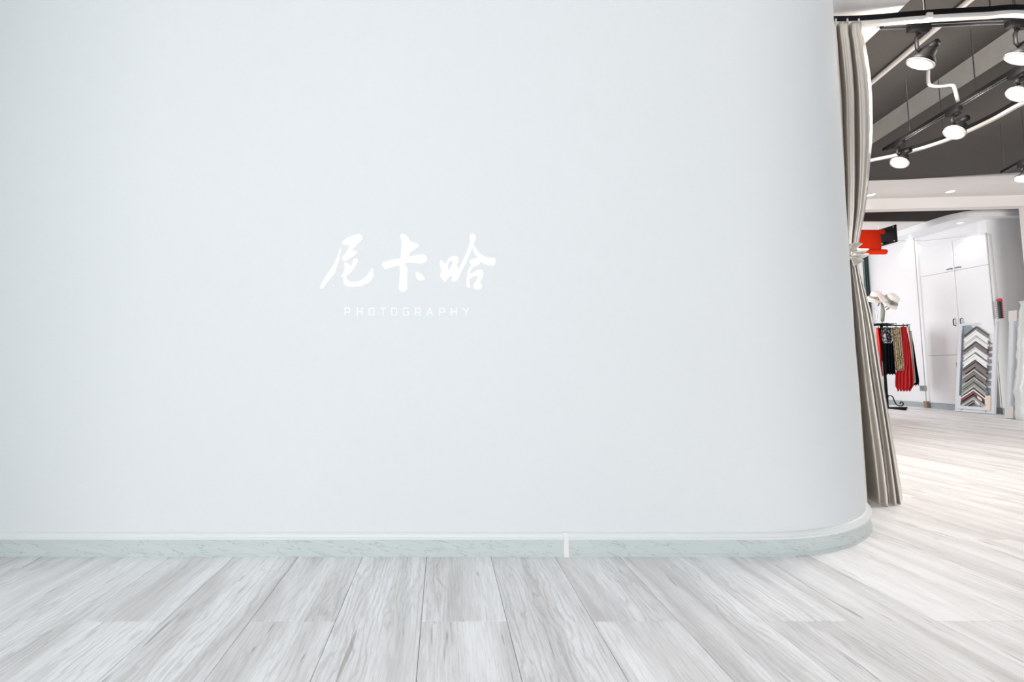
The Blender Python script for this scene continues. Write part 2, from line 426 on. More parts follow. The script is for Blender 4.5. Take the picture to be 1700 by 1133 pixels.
# ---- far room
XW = 8.17; YN = 6.70
ZD = 3.00; ZS = 2.90
bm = bmesh.new(); bbox(bm, (XW, YN+.1205, 0), (XW+.12, 8.9, ZD)); struct(obj('wall_cabinet', bm, M['cab']), 'white wall with built-in cupboards', 'wall')
bm = bmesh.new(); bbox(bm, (XW, YN, 0), (11.1, YN+.12, ZD)); struct(obj('wall_far_right', bm, M['grey_wall']), 'cool grey wall between cupboards and pier', 'wall')
bm = bmesh.new(); bbox(bm, (1.3, 8.9, 0), (XW+.12, 9.0, ZD)); struct(obj('wall_back', bm, M['white']), 'white back wall of the far room', 'wall')
yw = Yb+.15
bm = bmesh.new(); bbox(bm, (1.3, yw, ZD), (11.1, at_z(1500, 368, ZD).y, ZD+.08)); struct(obj('ceiling_far_dark', bm, M['dark2']), 'dark ceiling field of the far room', 'ceiling')
bm = bmesh.new(); bbox(bm, (1.3, at_z(1500, 368, ZD).y, ZD-.001), (11.1, 9.0, ZD+.08)); struct(obj('ceiling_far_pale', bm, M['beam']), 'pale ceiling field behind the red paper rolls', 'ceiling')
# curved soffit
sp = [at_z(x, y, ZS) for x, y in ((1455, 410), (1488, 397), (1520, 384), (1560, 370), (1590, 363), (1613, 358.8), (1640, 356), (1680, 353), (1720, 351.5))]
# keep it a clean curve: straight along the wall, then sweeping right in front of the opening
cl = [Vector((7.86, 8.9)), Vector((7.80, 7.9)), Vector((7.74, 7.3)), Vector((7.70, 6.95)), Vector((7.72, 6.74)), Vector((7.86, yw+.06)), Vector((8.2, yw+.03)), Vector((9.2, yw+.02))]
cc = crom([(v.x, v.y, 0) for v in cl], 6, closed=False)
bm = bmesh.new(); prism(bm, [(v.x, v.y) for v in cc]+[(9.2, YN-.001), (XW-.001, YN-.001), (XW-.001, 8.9)], ZS, ZD-.0015)
struct(obj('trim_2', bm, M['cab']), 'curved white lowered soffit over the cupboards', 'soffit')
downlight('downlight', ong(1594, 370, ZS), 'recessed downlight in the curved soffit, above the cupboards', 'soffit downlights', .035)
downlight('downlight', ong(1508, 398.5, ZS), 'recessed downlight in the curved soffit, right of the black roller plate', 'soffit downlights', .035)
# skirting of the far room
bm = bmesh.new(); sweep(bm, [(XW, 8.9, 0), (XW, YN, 0), (9.6, YN, 0)][::-1], [(0, 0), (-.014, 0), (-.014, .07), (-.008, .085), (0, .085)])
bm.free()
bm = bmesh.new(); bbox(bm, (XW-.014, YN-.014, 0), (XW, 8.9, .085)); struct(obj('baseboard_cabinet', bm, M['grey_skirt'], bevel=.003), 'blue-grey skirting below the cupboards', 'skirting board')
bm = bmesh.new(); bbox(bm, (XW+.001, YN-.014, 0), (11.0, YN-.0005, .085)); struct(obj('baseboard_far_right', bm, M['grey_skirt'], bevel=.003), 'blue-grey skirting on the grey wall', 'skirting board')

# ---- built-in cupboards, shallow doors standing proud of the wall X = XW
def wy(x): return at_x(x, 600, XW).y
def wz(x, y): return at_x(x, y, XW).z
ya, ym, yb = wy(1553), wy(1597), YN+.03
# vertical lines lean, so take depth at base row
def wyb(x): return at_z(x, 608+FL*EYE*0+0, 0) if False else None
ya = 7.66; yb = YN+.004; ym = (ya+yb)/2-.03
ztop = 2.70; z1 = at_x(1537, 459, XW).z; z2 = at_x(1575, 590, XW).z
cup = thing('wall_cupboard', 'tall white built-in cupboard with small dark handles', 'cupboard', (XW, (ya+yb)/2, 0))
def cdoor(y0, y1, za, zb, hand):
    bm = bmesh.new(); cy = (ya+yb)/2
    box(bm, (-.010, (y0+y1)/2-cy, (za+zb)/2), (.018, y1-y0-.005, zb-za-.005)); d = obj('door', bm, M['cab'], cup, bevel=.0015)
    for hy, hz, hl, horiz in hand:
        bm = bmesh.new()
        if horiz: pts_ = [(-.019, -hl/2, 0), (-.042, -hl/2, 0), (-.042, hl/2, 0), (-.019, hl/2, 0)]
        else: pts_ = [(-.019, 0, -hl/2), (-.045, 0, -hl/2+.01), (-.048, 0, 0), (-.045, 0, hl/2-.01), (-.019, 0, hl/2)]
        tube(bm, [(x, hy-cy+y, hz+z) for x, y, z in pts_], .0075, 8)
        h = obj('handle', bm, M['bronze'], d, True); h['label'] = 'small dark metal handle'
bm = bmesh.new(); box(bm, (-.0005, 0, (ztop+.09)/2), (.001, ya-yb+.004, ztop-.09)); obj('carcass', bm, M['gap'], cup)
zu = at_x(1585, 446, XW).z; zm = at_x(1592, 535, XW).z; zl = at_x(1592, 607, XW).z
cdoor(ym, ya, z1, ztop, [(ym+.06, zu, .06, True)]); cdoor(yb, ym, z1, ztop, [(ym-.06, zu, .06, True)])
cdoor(ym, ya, z2, z1, [(ym+.05, zm, .11, False)]); cdoor(yb, ym, z2, z1, [(ym-.05, zm, .11, False)])
cdoor(ym, ya, .09, z2, [(ym+.05, zl, .10, False)]); cdoor(yb, ym, .09, z2, [(ym-.05, zl, .10, False)])

# wall socket left of the cupboard
s = at_x(1533, 645, XW)
t = thing('wall_socket', 'small square grey power socket low on the white wall', 'socket', (XW, s.y, s.z))
bm = bmesh.new(); box(bm, (-.006, 0, 0), (.011, .10, .09)); obj('cover_plate', bm, M['socket'], t, bevel=.002)
bm = bmesh.new()
for dy, dz in ((-.015, .012), (.015, .012), (0, -.015)): box(bm, (-.0125, dy, dz), (.002, .006, .014))
obj('socket_slots', bm, M['black'], t)

# chain with brown weight hanging from a wall bracket
t = thing('weighted_cord', 'thin vertical cord ending in a brown block at the cupboard edge', 'cord', (XW-.05, 7.70, 0))
bm = bmesh.new(); tube(bm, [(0, 0, .10), (0, 0, ZS)], .006, 6); obj('cord', bm, M['cord'], t)
bm = bmesh.new(); box(bm, (0, 0, .055), (.05, .05, .11)); obj('weight', bm, M['wood_block'], t, bevel=.004)
# thin wire across the cupboards
wp = [at_x(1487, 399, 7.8), at_x(1535, 400, 8.05), at_x(1600, 393, 8.1), at_x(1641, 388.5, 8.12)]
pa = at_x(1646, 389, 8.13); pa.y = YN-.03
bm = bmesh.new(); tube(bm, wp, .003, 6); tube(bm, [wp[-1], Vector((XW+.03, YN-.02, wp[-1].z))], .003, 6)
tube(bm, [Vector((XW+.03, YN-.02, wp[-1].z)), Vector((XW+.05, YN-.02, 1.65))], .003, 6)
tag(obj('hanging_wire', bm, M['cord']), 'thin wire strung past the cupboard tops and down the grey wall', 'wire')

# ================================================================== LOGO
sign = thing('wall_lettering', 'white brush-script characters over a thin word on the pale wall', 'sign', (at_y(678, 460, D).x, D, at_y(678, 460, D).z))
SO = Vector(sign.location)
def glyph(name, outs, holes, mp, thick=.002, smooth=True):
    cu = bpy.data.curves.new(name, 'CURVE'); cu.dimensions = '2D'; cu.fill_mode = 'BOTH'; cu.extrude = thick/2
    for pl in outs+holes:
        pl = [mp(*p) for p in pl]
        w3 = [at_y(x, y, D) for x, y in pl]
        pp = [(v.x-SO.x, v.z-SO.z, 0) for v in w3]
        if smooth: pp = [tuple(v) for v in crom(pp, 3)]
        s = cu.splines.new('POLY'); s.points.add(len(pp)-1); s.use_cyclic_u = True
        for q, v in zip(s.points, pp): q.co = (v[0], v[1], 0, 1)
    tmp = bpy.data.objects.new(name, cu); C.objects.link(tmp)
    me = bpy.data.meshes.new_from_object(tmp.evaluated_get(bpy.context.evaluated_depsgraph_get()))
    bpy.data.objects.remove(tmp)
    me.transform(Matrix.Rotation(R(90), 4, 'X') ); me.transform(Matrix.Translation((0, -thick/2-.0001, 0)))
    me.materials.clear(); me.materials.append(M['ink'])
    o = bpy.data.objects.new(name, me); C.objects.link(o); o.parent = sign
    return o
z6 = lambda x, y: (530+x/9.44, 380+y/9.44)
z7 = lambda x, y: (680+x/9.44, 380+y/9.44)
z5 = lambda x, y: (500+x/4.722, 370+y/4.722)
cA = [(360,215),(380,190),(430,150),(500,118),(560,95),(610,85),(650,95),(678,125),(675,165),(655,195),(610,240),(570,285),(530,335),(535,345),(580,348),(597,362),(588,390),(550,425),(500,458),(445,495),(405,518),(380,505),(362,475),(365,445),(390,415),(425,370),(450,325),(470,285),(480,265),(430,262),(390,252),(362,238)]
cB = [(325,318),(345,320),(340,370),(325,440),(310,510),(290,580),(255,665),(262,685),(230,720),(180,785),(120,860),(75,920),(45,945),(20,930),(22,890),(45,845),(90,770),(140,690),(205,600),(250,510),(290,420),(310,350)]
cC = [(390,540),(430,535),(455,548),(465,572),(485,578),(505,572),(520,540),(535,490),(555,472),(590,472),(608,495),(600,530),(575,580),(540,640),(500,690),(460,725),(430,740),(430,780),(450,805),(480,830),(540,833),(600,830),(660,805),(720,765),(770,710),(805,655),(822,620),(835,620),(840,670),(853,735),(835,785),(790,840),(730,875),(660,900),(580,913),(500,917),(450,908),(410,885),(385,850),(377,800),(377,760),(355,760),(340,742),(370,715),(390,670),(400,620),(398,575)]
c2 = [(780,95),(800,88),(825,100),(845,125),(860,150),(890,155),(918,172),(918,190),(890,212),(860,232),(847,248),(850,263),(880,260),(940,248),(970,255),(988,280),(982,300),(960,318),(930,322),(880,318),(815,320),(828,345),(834,375),(832,420),(830,470),(834,500),(825,530),(795,545),(778,535),(765,510),(770,470),(773,420),(775,380),(770,345),(755,340),(700,355),(665,365),(645,350),(632,325),(650,310),(700,295),(740,286),(778,280),(782,240),(784,200),(788,160),(782,125)]
c2d = [(898,387),(915,390),(945,405),(962,425),(970,442),(955,455),(925,455),(905,435),(900,410)]
c3 = [(495,492),(520,520),(550,538),(580,540),(600,480),(640,445),(700,425),(745,440),(772,475),(765,520),(740,570),(755,600),(762,632),(785,600),(820,530),(860,450),(900,350),(930,270),(950,200),(940,150),(945,100),(980,72),(1020,95),(1038,130),(1035,170),(1015,215),(1008,250),(1040,310),(1085,370),(1140,415),(1200,445),(1270,457),(1320,458),(1345,480),(1343,530),(1325,580),(1260,580),(1200,565),(1150,540),(1115,512),(1105,545),(1080,572),(1030,590),(985,625),(950,670),(940,705),(990,690),(1050,655),(1100,640),(1135,648),(1155,685),(1155,735),(1130,790),(1105,845),(1130,875),(1135,910),(1110,945),(1060,958),(1020,945),(1000,915),(1002,875),(1030,840),(1060,780),(1065,745),(1020,750),(975,770),(942,795),(940,850),(953,910),(940,925),(910,920),(893,870),(892,800),(905,720),(920,650),(945,605),(970,570),(950,545),(935,515),(955,490),(1010,470),(1058,455),(1030,400),(1000,350),(980,305),(955,370),(920,450),(890,530),(850,610),(810,680),(780,750),(745,805),(700,832),(660,825),(658,790),(668,745),(625,765),(590,790),(570,820),(550,832),(520,800),(490,760),(475,720),(500,680),(490,630),(475,580),(473,520)]
c3h = [(655,505),(672,520),(668,560),(640,600),(625,640),(608,640),(605,600),(600,565),(620,530)]
glyph('character', [cA, cB, cC], [], z6); glyph('character', [c2, c2d], [], z5); glyph('character', [c3], [c3h], z7)
# thin squared capitals, strokes as boxes in a 44 x 62 cell (picture units of z5)
W_, H_, S_ = 44, 62, 7.5
def letter(ch, cx, top=667):
    x0 = cx-W_/2; bm = bmesh.new()
    def seg(ax, ay, bx, by, s=S_):
        a = at_y(*z5(x0+ax, top+ay), D); b = at_y(*z5(x0+bx, top+by), D)
        a = Vector((a.x-SO.x, 0, a.z-SO.z)); b = Vector((b.x-SO.x, 0, b.z-SO.z)); d = b-a; L = d.length
        sw = s/4.722*D/FL
        bm_n = len(bm.verts)//8
        T = Matrix.Translation((a+b)/2+Vector((0, -.0010-.00012*bm_n, 0))) @ Matrix.Rotation(-math.atan2(d.z, d.x), 4, 'Y')
        box(bm, (0, 0, 0), (L+sw*.9, .0015, sw), mtx=T)
    h = S_/2
    T_, B_, L_, R_, Mi = h, H_-h, h, W_-h, H_*.52
    if ch == 'P': segs = [(L_, T_, L_, B_), (L_, T_, R_-4, T_), (R_-4, T_, R_, T_+5), (R_, T_+5, R_, Mi), (L_, Mi+4, R_-4, Mi+4), (R_, Mi, R_-4, Mi+4)]
    elif ch == 'H': segs = [(L_, T_, L_, B_), (R_, T_, R_, B_), (L_, Mi, R_, Mi)]
    elif ch == 'O': segs = [(L_, T_+4, L_, B_-4), (R_, T_+4, R_, B_-4), (L_+4, T_, R_-4, T_), (L_+4, B_, R_-4, B_), (L_, T_+4, L_+4, T_), (R_, T_+4, R_-4, T_), (L_, B_-4, L_+4, B_), (R_, B_-4, R_-4, B_)]
    elif ch == 'T': segs = [(L_-3, T_, R_+3, T_), (W_/2, T_, W_/2, B_)]
    elif ch == 'G': segs = [(L_, T_+4, L_, B_-4), (L_+4, T_, R_, T_), (L_+4, B_, R_-4, B_), (R_, B_-4, R_, Mi), (R_, Mi, W_*.55, Mi), (L_, T_+4, L_+4, T_), (L_, B_-4, L_+4, B_), (R_, B_-4, R_-4, B_)]
    elif ch == 'R': segs = [(L_, T_, L_, B_), (L_, T_, R_-4, T_), (R_-4, T_, R_, T_+5), (R_, T_+5, R_, Mi), (L_, Mi+4, R_-4, Mi+4), (R_, Mi, R_-4, Mi+4), (W_*.55, Mi+4, R_+1, B_)]
    elif ch == 'A': segs = [(L_-3, B_, W_/2, T_), (W_/2, T_, R_+3, B_), (L_+5, H_*.68, R_-5, H_*.68)]
    elif ch == 'Y': segs = [(L_-3, T_, W_/2, Mi), (R_+3, T_, W_/2, Mi), (W_/2, Mi, W_/2, B_)]
    for s in segs: seg(*s)
    return obj('letter', bm, M['ink'], sign)
for ch, cx in zip('PHOTOGRAPHY', (364, 459, 553, 643, 730, 823, 915, 1008, 1104, 1198, 1292)): letter(ch, cx)

# ================================================================== NEAR CURTAIN
YC = 2.40
cur = thing('tied_curtain', 'floor-length grey-beige satin curtain tied back beside the rounded wall', 'curtain', (2.2, YC, 0))
CO = Vector((2.2, YC, 0))
# (pixel row, left edge, right edge) of the hanging cloth seen from the front; it runs on left behind the wall
up = [(38, 1380, 1433), (56, 1381, 1432), (72, 1382, 1436), (120, 1384, 1444), (160, 1386, 1447.5), (200, 1387, 1448), (240, 1389, 1447), (300, 1394, 1442), (350, 1397, 1436), (390, 1399, 1428), (416, 1401, 1423), (426, 1402, 1421)]
dn = [(426, 1402, 1421), (445, 1401, 1426), (475, 1401, 1434), (520, 1401, 1446), (560, 1402, 1454), (620, 1406, 1463), (700, 1410, 1477), (770, 1413, 1489), (820, 1414, 1497), (838, 1414, 1499)]
def fold(u, v, n, seed):
    """sharp-ish pleats: returns offset in [-1,1]"""
    ph = n*u*math.pi*2 + .35*math.sin(2.2*v*math.pi+seed) + .5*math.sin(5*u+seed)
    return math.sin(ph)*(.8+.2*math.sin(3.1*u+seed*2))
def cosint(tab, u):
    for p, q in zip(tab, tab[1:]):
        if u <= q[0]:
            t = (u-p[0])/(q[0]-p[0]); return lerp(p[1], q[1], .5-.5*math.cos(math.pi*t))
    return tab[-1][1]
def drape(name, tab, Yf, n, amp, m, parent, org, nu=60, nv=40, seed=0, xw=.35, thick=.003, flare=None, ymap=None, skirtwave=0, sect=None):
    bm = bmesh.new(); g = []
    y0, y1 = tab[0][0], tab[-1][0]
    for j in range(nv+1):
        v = j/nv; py = lerp(y0, y1, v); xl, xr = interp(tab, py)
        row = []
        for i in range(nu+1):
            u = i/nu; fo = cosint(sect, u+.012*math.sin(7*v+9*u)) if sect else fold(u, v, n, seed)
            a = amp*(flare(v) if flare else 1)
            Y = Yf + a*fo + (ymap(u, v) if ymap else 0)
            yy = py + (skirtwave*math.sin(u*n*6.28+seed) if j == nv else 0)
            wob = 0 if sect else xw*(xr-xl)/n*.5*math.sin(4*math.pi*n*u+seed)*min(1, 4*u*(1-u)*2)
            p = at_y(lerp(xl, xr, u)+wob*.6, yy, Yf); p.y = Y; fc = (.50+.50*abs(2*u-1)**3)*(Y-Yf)/Yf; p.x *= 1+fc; p.z = EYE+(p.z-EYE)*(1+fc*.9)
            row.append(bm.verts.new(p-org))
        g.append(row)
    for a, b in zip(g, g[1:]):
        for i in range(nu): bm.faces.new((a[i], a[i+1], b[i+1], b[i]))
    o = obj(name, bm, m, parent, True)
    md = o.modifiers.new('thick', 'SOLIDIFY'); md.thickness = thick; md.offset = 0
    return o
sec_up = [(0, .3), (.05, -.4), (.13, -.5), (.20, 2.8), (.26, -.5), (.31, -.75), (.37, -.4), (.43, -.55), (.485, -.3), (.56, 3.6), (.635, -.4), (.70, -.6), (.82, -.95), (.93, -.6), (1, .5)]
sec_dn = [(0, 0), (.08, -.7), (.19, -.9), (.25, -.3), (.32, 2.8), (.41, 2.6), (.46, -.5), (.54, -1), (.61, -.6), (.66, 2.2), (.71, -.4), (.78, -.85), (.85, -.5), (.89, -.3), (.94, -.7), (1, .3)]
drape('upper_panel', up, YC, 3.3, .048, M['satin'], cur, CO, sect=sec_up, nu=150, nv=60, seed=2.0, flare=lambda v: .62+.55*math.sin(math.pi*min(1, v*1.1))**.8 if v < .9 else .35+.25*(1-v)/.1*1.0)
drape('lower_panel', dn, YC, 3.1, .075, M['satin'], cur, CO, sect=sec_dn, nu=150, nv=60, seed=.9, flare=lambda v: .40+.75*v, ymap=lambda u, v: .035*v*(u-.4), skirtwave=1.5)
# pinch pleat heading
for k in range(3):
    bm = bmesh.new(); p = at_y(1388+k*19, 37, YC)-CO; p.y = 0
    tube(bm, [p+Vector((0, 0, .020)), p+Vector((0, 0, -.02))], .004, 6)
    obj('hook', bm, M['railwhite'], cur)
# ruffled tie-back: band plus four petals
pc = at_y(1410, 420, YC-.06)-CO
bm = bmesh.new(); lathe(bm, [(.040, -.026), (.046, -.012), (.047, .0), (.046, .012), (.040, .026)], 24, Matrix.Translation(at_y(1411, 424, YC)-CO) @ Matrix.Diagonal((.9, 1.15, 1, 1)))
o = obj('tie_band', bm, M['satin'], cur, True); md = o.modifiers.new('t', 'SOLIDIFY'); md.thickness = .003
def petal(base, tip, wid, seed):
    bm = bmesh.new(); base = Vector(base); tip = Vector(tip); d = tip-base; sd = Vector((-d.z, 0, d.x)).normalized(); g = []
    nu, nv = 24, 8
    for j in range(nv+1):
        v = j/nv; row = []
        for i in range(nu+1):
            u = i/nu*2-1
            wv = wid*(.25+.75*v**.8)
            p = base + d*v*(1-.10*u*u+.06*math.sin(u*4+seed)) + sd*u*wv + Vector((0, -.028*v*math.sin(u*3.4+seed)-.012*math.sin(v*3), 0))
            row.append(bm.verts.new(p))
        g.append(row)
    for a, b in zip(g, g[1:]):
        for i in range(nu): bm.faces.new((a[i], a[i+1], b[i+1], b[i]))
    o = obj('ruffle', bm, M['satin'], cur, True); md = o.modifiers.new('t', 'SOLIDIFY'); md.thickness = .003
def pp(x, y, dy=-.075): return at_y(x, y, YC+dy)-CO
def ruffle(cx, cy, a0, a1, rad, seed, waves):
    bm = bmesh.new(); c = pp(cx, cy, -.055); g = []
    na, nr = 56, 8
    for j in range(nr+1):
        v = j/nr; row = []
        for i in range(na+1):
            t = lerp(R(a0), R(a1), i/na); rr = rad*(.12+.88*v)*(1+.13*math.sin(waves*t+seed))
            row.append(bm.verts.new(c+Vector((rr*math.cos(t), -.015*v-.024*v*math.sin(waves*t*1.6+seed), rr*math.sin(t)))))
        g.append(row)
    for a, b in zip(g, g[1:]):
        for i in range(na): bm.faces.new((a[i], a[i+1], b[i+1], b[i]))
    o = obj('ruffle', bm, M['satin'], cur, True); o.modifiers.new('t', 'SOLIDIFY').thickness = .003
ruffle(1412, 420, -5, 72, .056, .5, 5.0); ruffle(1412, 424, -72, 8, .056, 2.2, 5.0); ruffle(1411, 422, 100, 255, .045, 1.0, 4.0)
bm = bmesh.new(); bmesh.ops.create_uvsphere(bm, u_segments=14, v_segments=8, radius=.009, matrix=Matrix.Translation(pp(1413, 422, -.07))); obj('knot', bm, M['satin'], cur, True)

# ================================================================== CURTAIN RAIL (curved loop) and its black twin
ZR = at_y(1433, 34, YC).z
def rp(x, y, dz=0): q = at_z(x, y, ZR+dz); return (q.x, q.y, ZR+dz)
near = [rp(1380, 41.5), rp(1436, 39.5), rp(1500, 34), rp(1560, 29.5), rp(1630, 26), rp(1700, 23)]
far = [rp(1700, 170), rp(1650, 197), rp(1590, 225), rp(1540, 243), rp(1490, 257), rp(1447, 266), rp(1380, 280)]
a = Vector(near[-1]); b = Vector(far[0])
path = near + [(a.x+.55, a.y+.06, ZR), (a.x+1.0, a.y+.30, ZR), (b.x+.02, b.y-.30, ZR)] + far
path = [tuple(v) for v in crom(path, 5, closed=False)]
rail = thing('curtain_rail', 'long white curved curtain rail with black upper channel looping through the studio', 'curtain rail', (near[0][0], near[0][1], ZR))
RO = Vector(rail.location)
lp = [Vector(p)-RO for p in path]
bm = bmesh.new(); sweep(bm, lp, [(-.013, -.013), (.013, -.013), (.016, -.006), (.016, .008), (-.016, .008), (-.016, -.006)]); obj('white_track', bm, M['railwhite'], rail)
bm = bmesh.new(); sweep(bm, [p+Vector((0, 0, 0)) for p in lp], [(-.021, .009), (.021, .009), (.021, .036), (-.021, .036)]); obj('black_channel', bm, M['black'], rail)
def rod(bm, p, z1, r=.005): tube(bm, [p, Vector((p.x, p.y, z1))], r, 8)
for x, y in ((1535, 22), (1684, 14)):
    q = at_z(x, y, ZR+.036)
    bm = bmesh.new(); rod(bm, Vector((q.x, q.y, ZR+.036))-RO, zhi-RO.z, .006); obj('hanging_rod', bm, M['chrome'], rail)
for x, y in ((1566, 232),):
    q = at_z(x, y, ZR+.036); q.z = ZR+.036
    bm = bmesh.new(); rod(bm, Vector((q.x, q.y, ZR+.036))-RO, ZLO-RO.z, .003); obj('hanging_rod', bm, M['chrome'], rail)
bm = bmesh.new(); box(bm, Vector(rp(1536, 31))-RO+Vector((0, -.022, 0)), (.03, .012, .03)); obj('bracket', bm, M['railwhite'], rail)

# ================================================================== LIGHTING TRACKS AND SPOTLIGHTS
ZT = 2.68
def track(pa, pb, label, rodz, fr=(.04, .5, .94)):
    pa, pb = Vector(pa), Vector(pb); t = thing('lighting_track', label, 'lighting track', pa)
    d = pb-pa; L = d.length; rz = math.atan2(d.y, d.x)
    Tm = Matrix.Rotation(rz, 4, 'Z')
    bm = bmesh.new(); box(bm, (L/2, 0, .014), (L, .036, .028), mtx=Tm); obj('rail_body', bm, M['black'], t)
    bm = bmesh.new(); box(bm, (L/2, .013, -.001), (L, .004, .004), mtx=Tm); box(bm, (L/2, -.013, -.001), (L, .004, .004), mtx=Tm); obj('contact_lips', bm, M['chrome'], t)
    for f in fr:
        bm = bmesh.new(); q = d*f; tube(bm, [q+Vector((0, 0, .02)), q+Vector((0, 0, rodz-pa.z))], .004, 6); obj('hanging_rod', bm, M['chrome'], t)
    return t
t1a = at_z(1465, 46, ZT); t1b = at_z(1700, 35, ZT); t1b = t1a+(t1b-t1a)*1.55
track(t1a, t1b, 'black lighting track just behind the near curtain rail', zhi)
t2a = at_z(1469, 251, ZT); t2b = at_z(1620, 160, ZT); t2b = t2a+(t2b-t2a)*1.62
track(t2a, t2b, 'black lighting track receding along the pale ceiling step', ZLO, (.20, .62, .95))
t3a = at_z(1665, 288, ZT); t3b = at_z(1700, 269, ZT); t3b = t3a+(t3b-t3a)*2.2
track(t3a, t3b, 'short black lighting track above the bulkhead at the right frame edge', ZLO)
def spotlight(px, py, ztrack, line, label, tilt, diam=.15, power=90):
    """lamp face centre near pixel (px,py); hangs from the track line"""
    a, b = line; d = (b-a).normalized()
    # lamp sits under the track: pick the track point nearest to the ray plane
    best = None
    for i in range(401):
        q = a+d*(i/400*(b-a).length)
        face = q+Vector((0, 0, -.24))
        rx = (face-E0); c = Matrix.Rotation(-PIT, 3, 'X') @ rx
        u = PX+FL*c.x/c.y; e = abs(u-px)
        if best is None or e < best[0]: best = (e, q.copy(), (u, PY_-FL*c.z/c.y))
    q = best[1]; print('spot', label[:20], px, py, '->', best[2])
    t = thing('track_spotlight', label, 'spotlight', q, 'round track spotlights')
    rz = math.atan2(d.y, d.x)
    bm = bmesh.new(); box(bm, (0, 0, -.016), (.11, .034, .030), rz); box(bm, (.02, 0, -.038), (.05, .03, .016), rz); obj('adapter', bm, M['black'], t, bevel=.003)
    dz = -(.0) ; z = lerp(0, 0, 0)
    drop = fit_drop(q, py)
    fc = Vector((0, 0, -drop))
    bm = bmesh.new(); tube(bm, [(0, 0, -.044), (-.02, 0, -.075), (-.02, 0, -drop+.085), (.0, 0, -drop+.06)], .009, 8); obj('arm', bm, M['black'], t, True)
    T = Matrix.Translation(fc) @ Matrix.Rotation(R(tilt[0]), 4, 'X') @ Matrix.Rotation(R(tilt[1]), 4, 'Y') @ Matrix.Scale(.87, 4)
    r = diam/2
    bm = bmesh.new(); lathe(bm, [(.0, .085), (.030, .085), (.040, .075), (.044, .045), (r*.88, .018), (r, .004), (r, -.010), (r-.006, -.012), (r-.006, -.004)], 32, T); obj('housing', bm, M['black'], t, True)
    bm = bmesh.new(); lathe(bm, [(r-.001, -.009), (r+.003, -.009), (r+.003, -.015), (r-.008, -.017), (r-.008, -.009)], 32, T); obj('rim', bm, M['railwhite'], t, True)
    bm = bmesh.new(); lathe(bm, [(r-.008, -.010), (r*.5, -.004), (r*.25, .0), (0, -.012)], 32, T); obj('lens', bm, M['lampglass'], t, True)
    bm = bmesh.new(); tube(bm, [(.055, -.04, -drop+.09), (.055, .030, -drop+.09)], .022, 16); obj('driver_can', bm, M['black'], t, True)
    l = bpy.data.lights.new('spot', 'SPOT'); l.energy = power; l.color = (1, .93, .87); l.spot_size = R(120); l.spot_blend = .7; l.shadow_soft_size = .06; l.energy *= .40
    lo = bpy.data.objects.new('spot_lamp', l); C.objects.link(lo); lo.parent = t
    lo.matrix_local = T @ Matrix.Translation((0, 0, -.03)) @ Matrix.Rotation(R(-tilt[1]*.7), 4, 'Y') @ Matrix.Rotation(R(-tilt[0]*.7), 4, 'X')
    l = bpy.data.lights.new('ceiling_fill', 'POINT'); l.energy = 5; l.color = (1, .90, .80); l.shadow_soft_size = .03  # added point light beside the housing, brightens the ceiling around it
    lo = bpy.data.objects.new('ceiling_fill_light', l); C.objects.link(lo); lo.parent = t; lo.location = (-.10, -.06, -drop+.10)
    return t
def fit_drop(q, py):
    best = None
    for i in range(120):
        dr = .12+i*.004; face = q+Vector((0, 0, -dr)); c = Matrix.Rotation(-PIT, 3, 'X') @ (face-E0); v = PY_-FL*c.z/c.y
        if best is None or abs(v-py) < best[0]: best = (abs(v-py), dr)
    print('  drop', best); return best[1]
T1, T2, T3 = (t1a, t1b), (t2a, t2b), (t3a, t3b)
spotlight(1530, 103, ZT, T1, 'lit round spotlight on the near track, left one, beside the curtain top', (24, 24))
spotlight(1695, 95, ZT, T1, 'lit round spotlight on the near track, cut by the right frame edge', (28, 26))
spotlight(1695, 155, ZT, T2, 'lit round spotlight on the receding track, cut by the right frame edge', (21, 39))
spotlight(1587, 219, ZT, T2, 'lit round spotlight in the middle of the receding track', (8, 42))
spotlight(1495, 269, ZT, T2, 'lit round spotlight at the far left end of the receding track', (2, 36))
spotlight(1702, 296, ZT, T3, 'round spotlight under the short far track at the right edge', (4, 20), power=60)
# bent flexible conduit feeding the receding track
cz = 3.12
cpts = [at_z(1541, 112, zhi-.02), at_z(1541, 138, 3.3), at_z(1545, 142, 3.25), at_z(1581, 141, 3.2), at_z(1585, 148, 3.15), at_z(1592, 172, 3.0)]
q = cpts[-1]
# place it on one vertical plane just left of the step face
ya_ = at_z(1592, 178, ZT+.02).y
cpts = [at_y(x, y, ya_-.0) for x, y in ((1541, 116), (1541, 136), (1546, 142), (1562, 143), (1580, 141), (1585, 148), (1592, 176))]
bm = bmesh.new(); tube(bm, crom(cpts, 4, closed=False), .011, 8)
tag(obj('cable_conduit', bm, M['railwhite'], smooth=True), 'bent pale cable conduit dropping to the receding track', 'conduit')

# ================================================================== RED PAPER ROLLS
pl0 = Vector((6.95, 7.03, 0))
zt, zb = at_y(1489, 373, 7.0).z, at_y(1489, 402, 7.0).z
XP = at_y(1488, 388, 7.0).x
hold = thing('roller_bracket', 'black metal roller plate with bolts holding the red paper', 'bracket', (XP, 7.0, zb))
bm = bmesh.new(); box(bm, (0, .15, (zt-zb)/2), (.008, .32, zt-zb)); obj('plate', bm, M['black'], hold, bevel=.002)
bm = bmesh.new(); box(bm, (.010, .28, (ZD-zb+zt-zb)/2), (.010, .014, ZD-zt+.02)); obj('ceiling_strut', bm, M['railwhite'], hold)
for dy, dz in ((.03, .03), (.27, .03), (.03, zt-zb-.03), (.27, zt-zb-.03)):
    bm = bmesh.new(); lathe(bm, [(0, -.006), (.008, -.006), (.010, 0), (0, 0)], 10, Matrix.Translation((-.005, dy, dz)) @ Matrix.Rotation(R(90), 4, 'Y')); obj('bolt', bm, M['chrome'], hold)
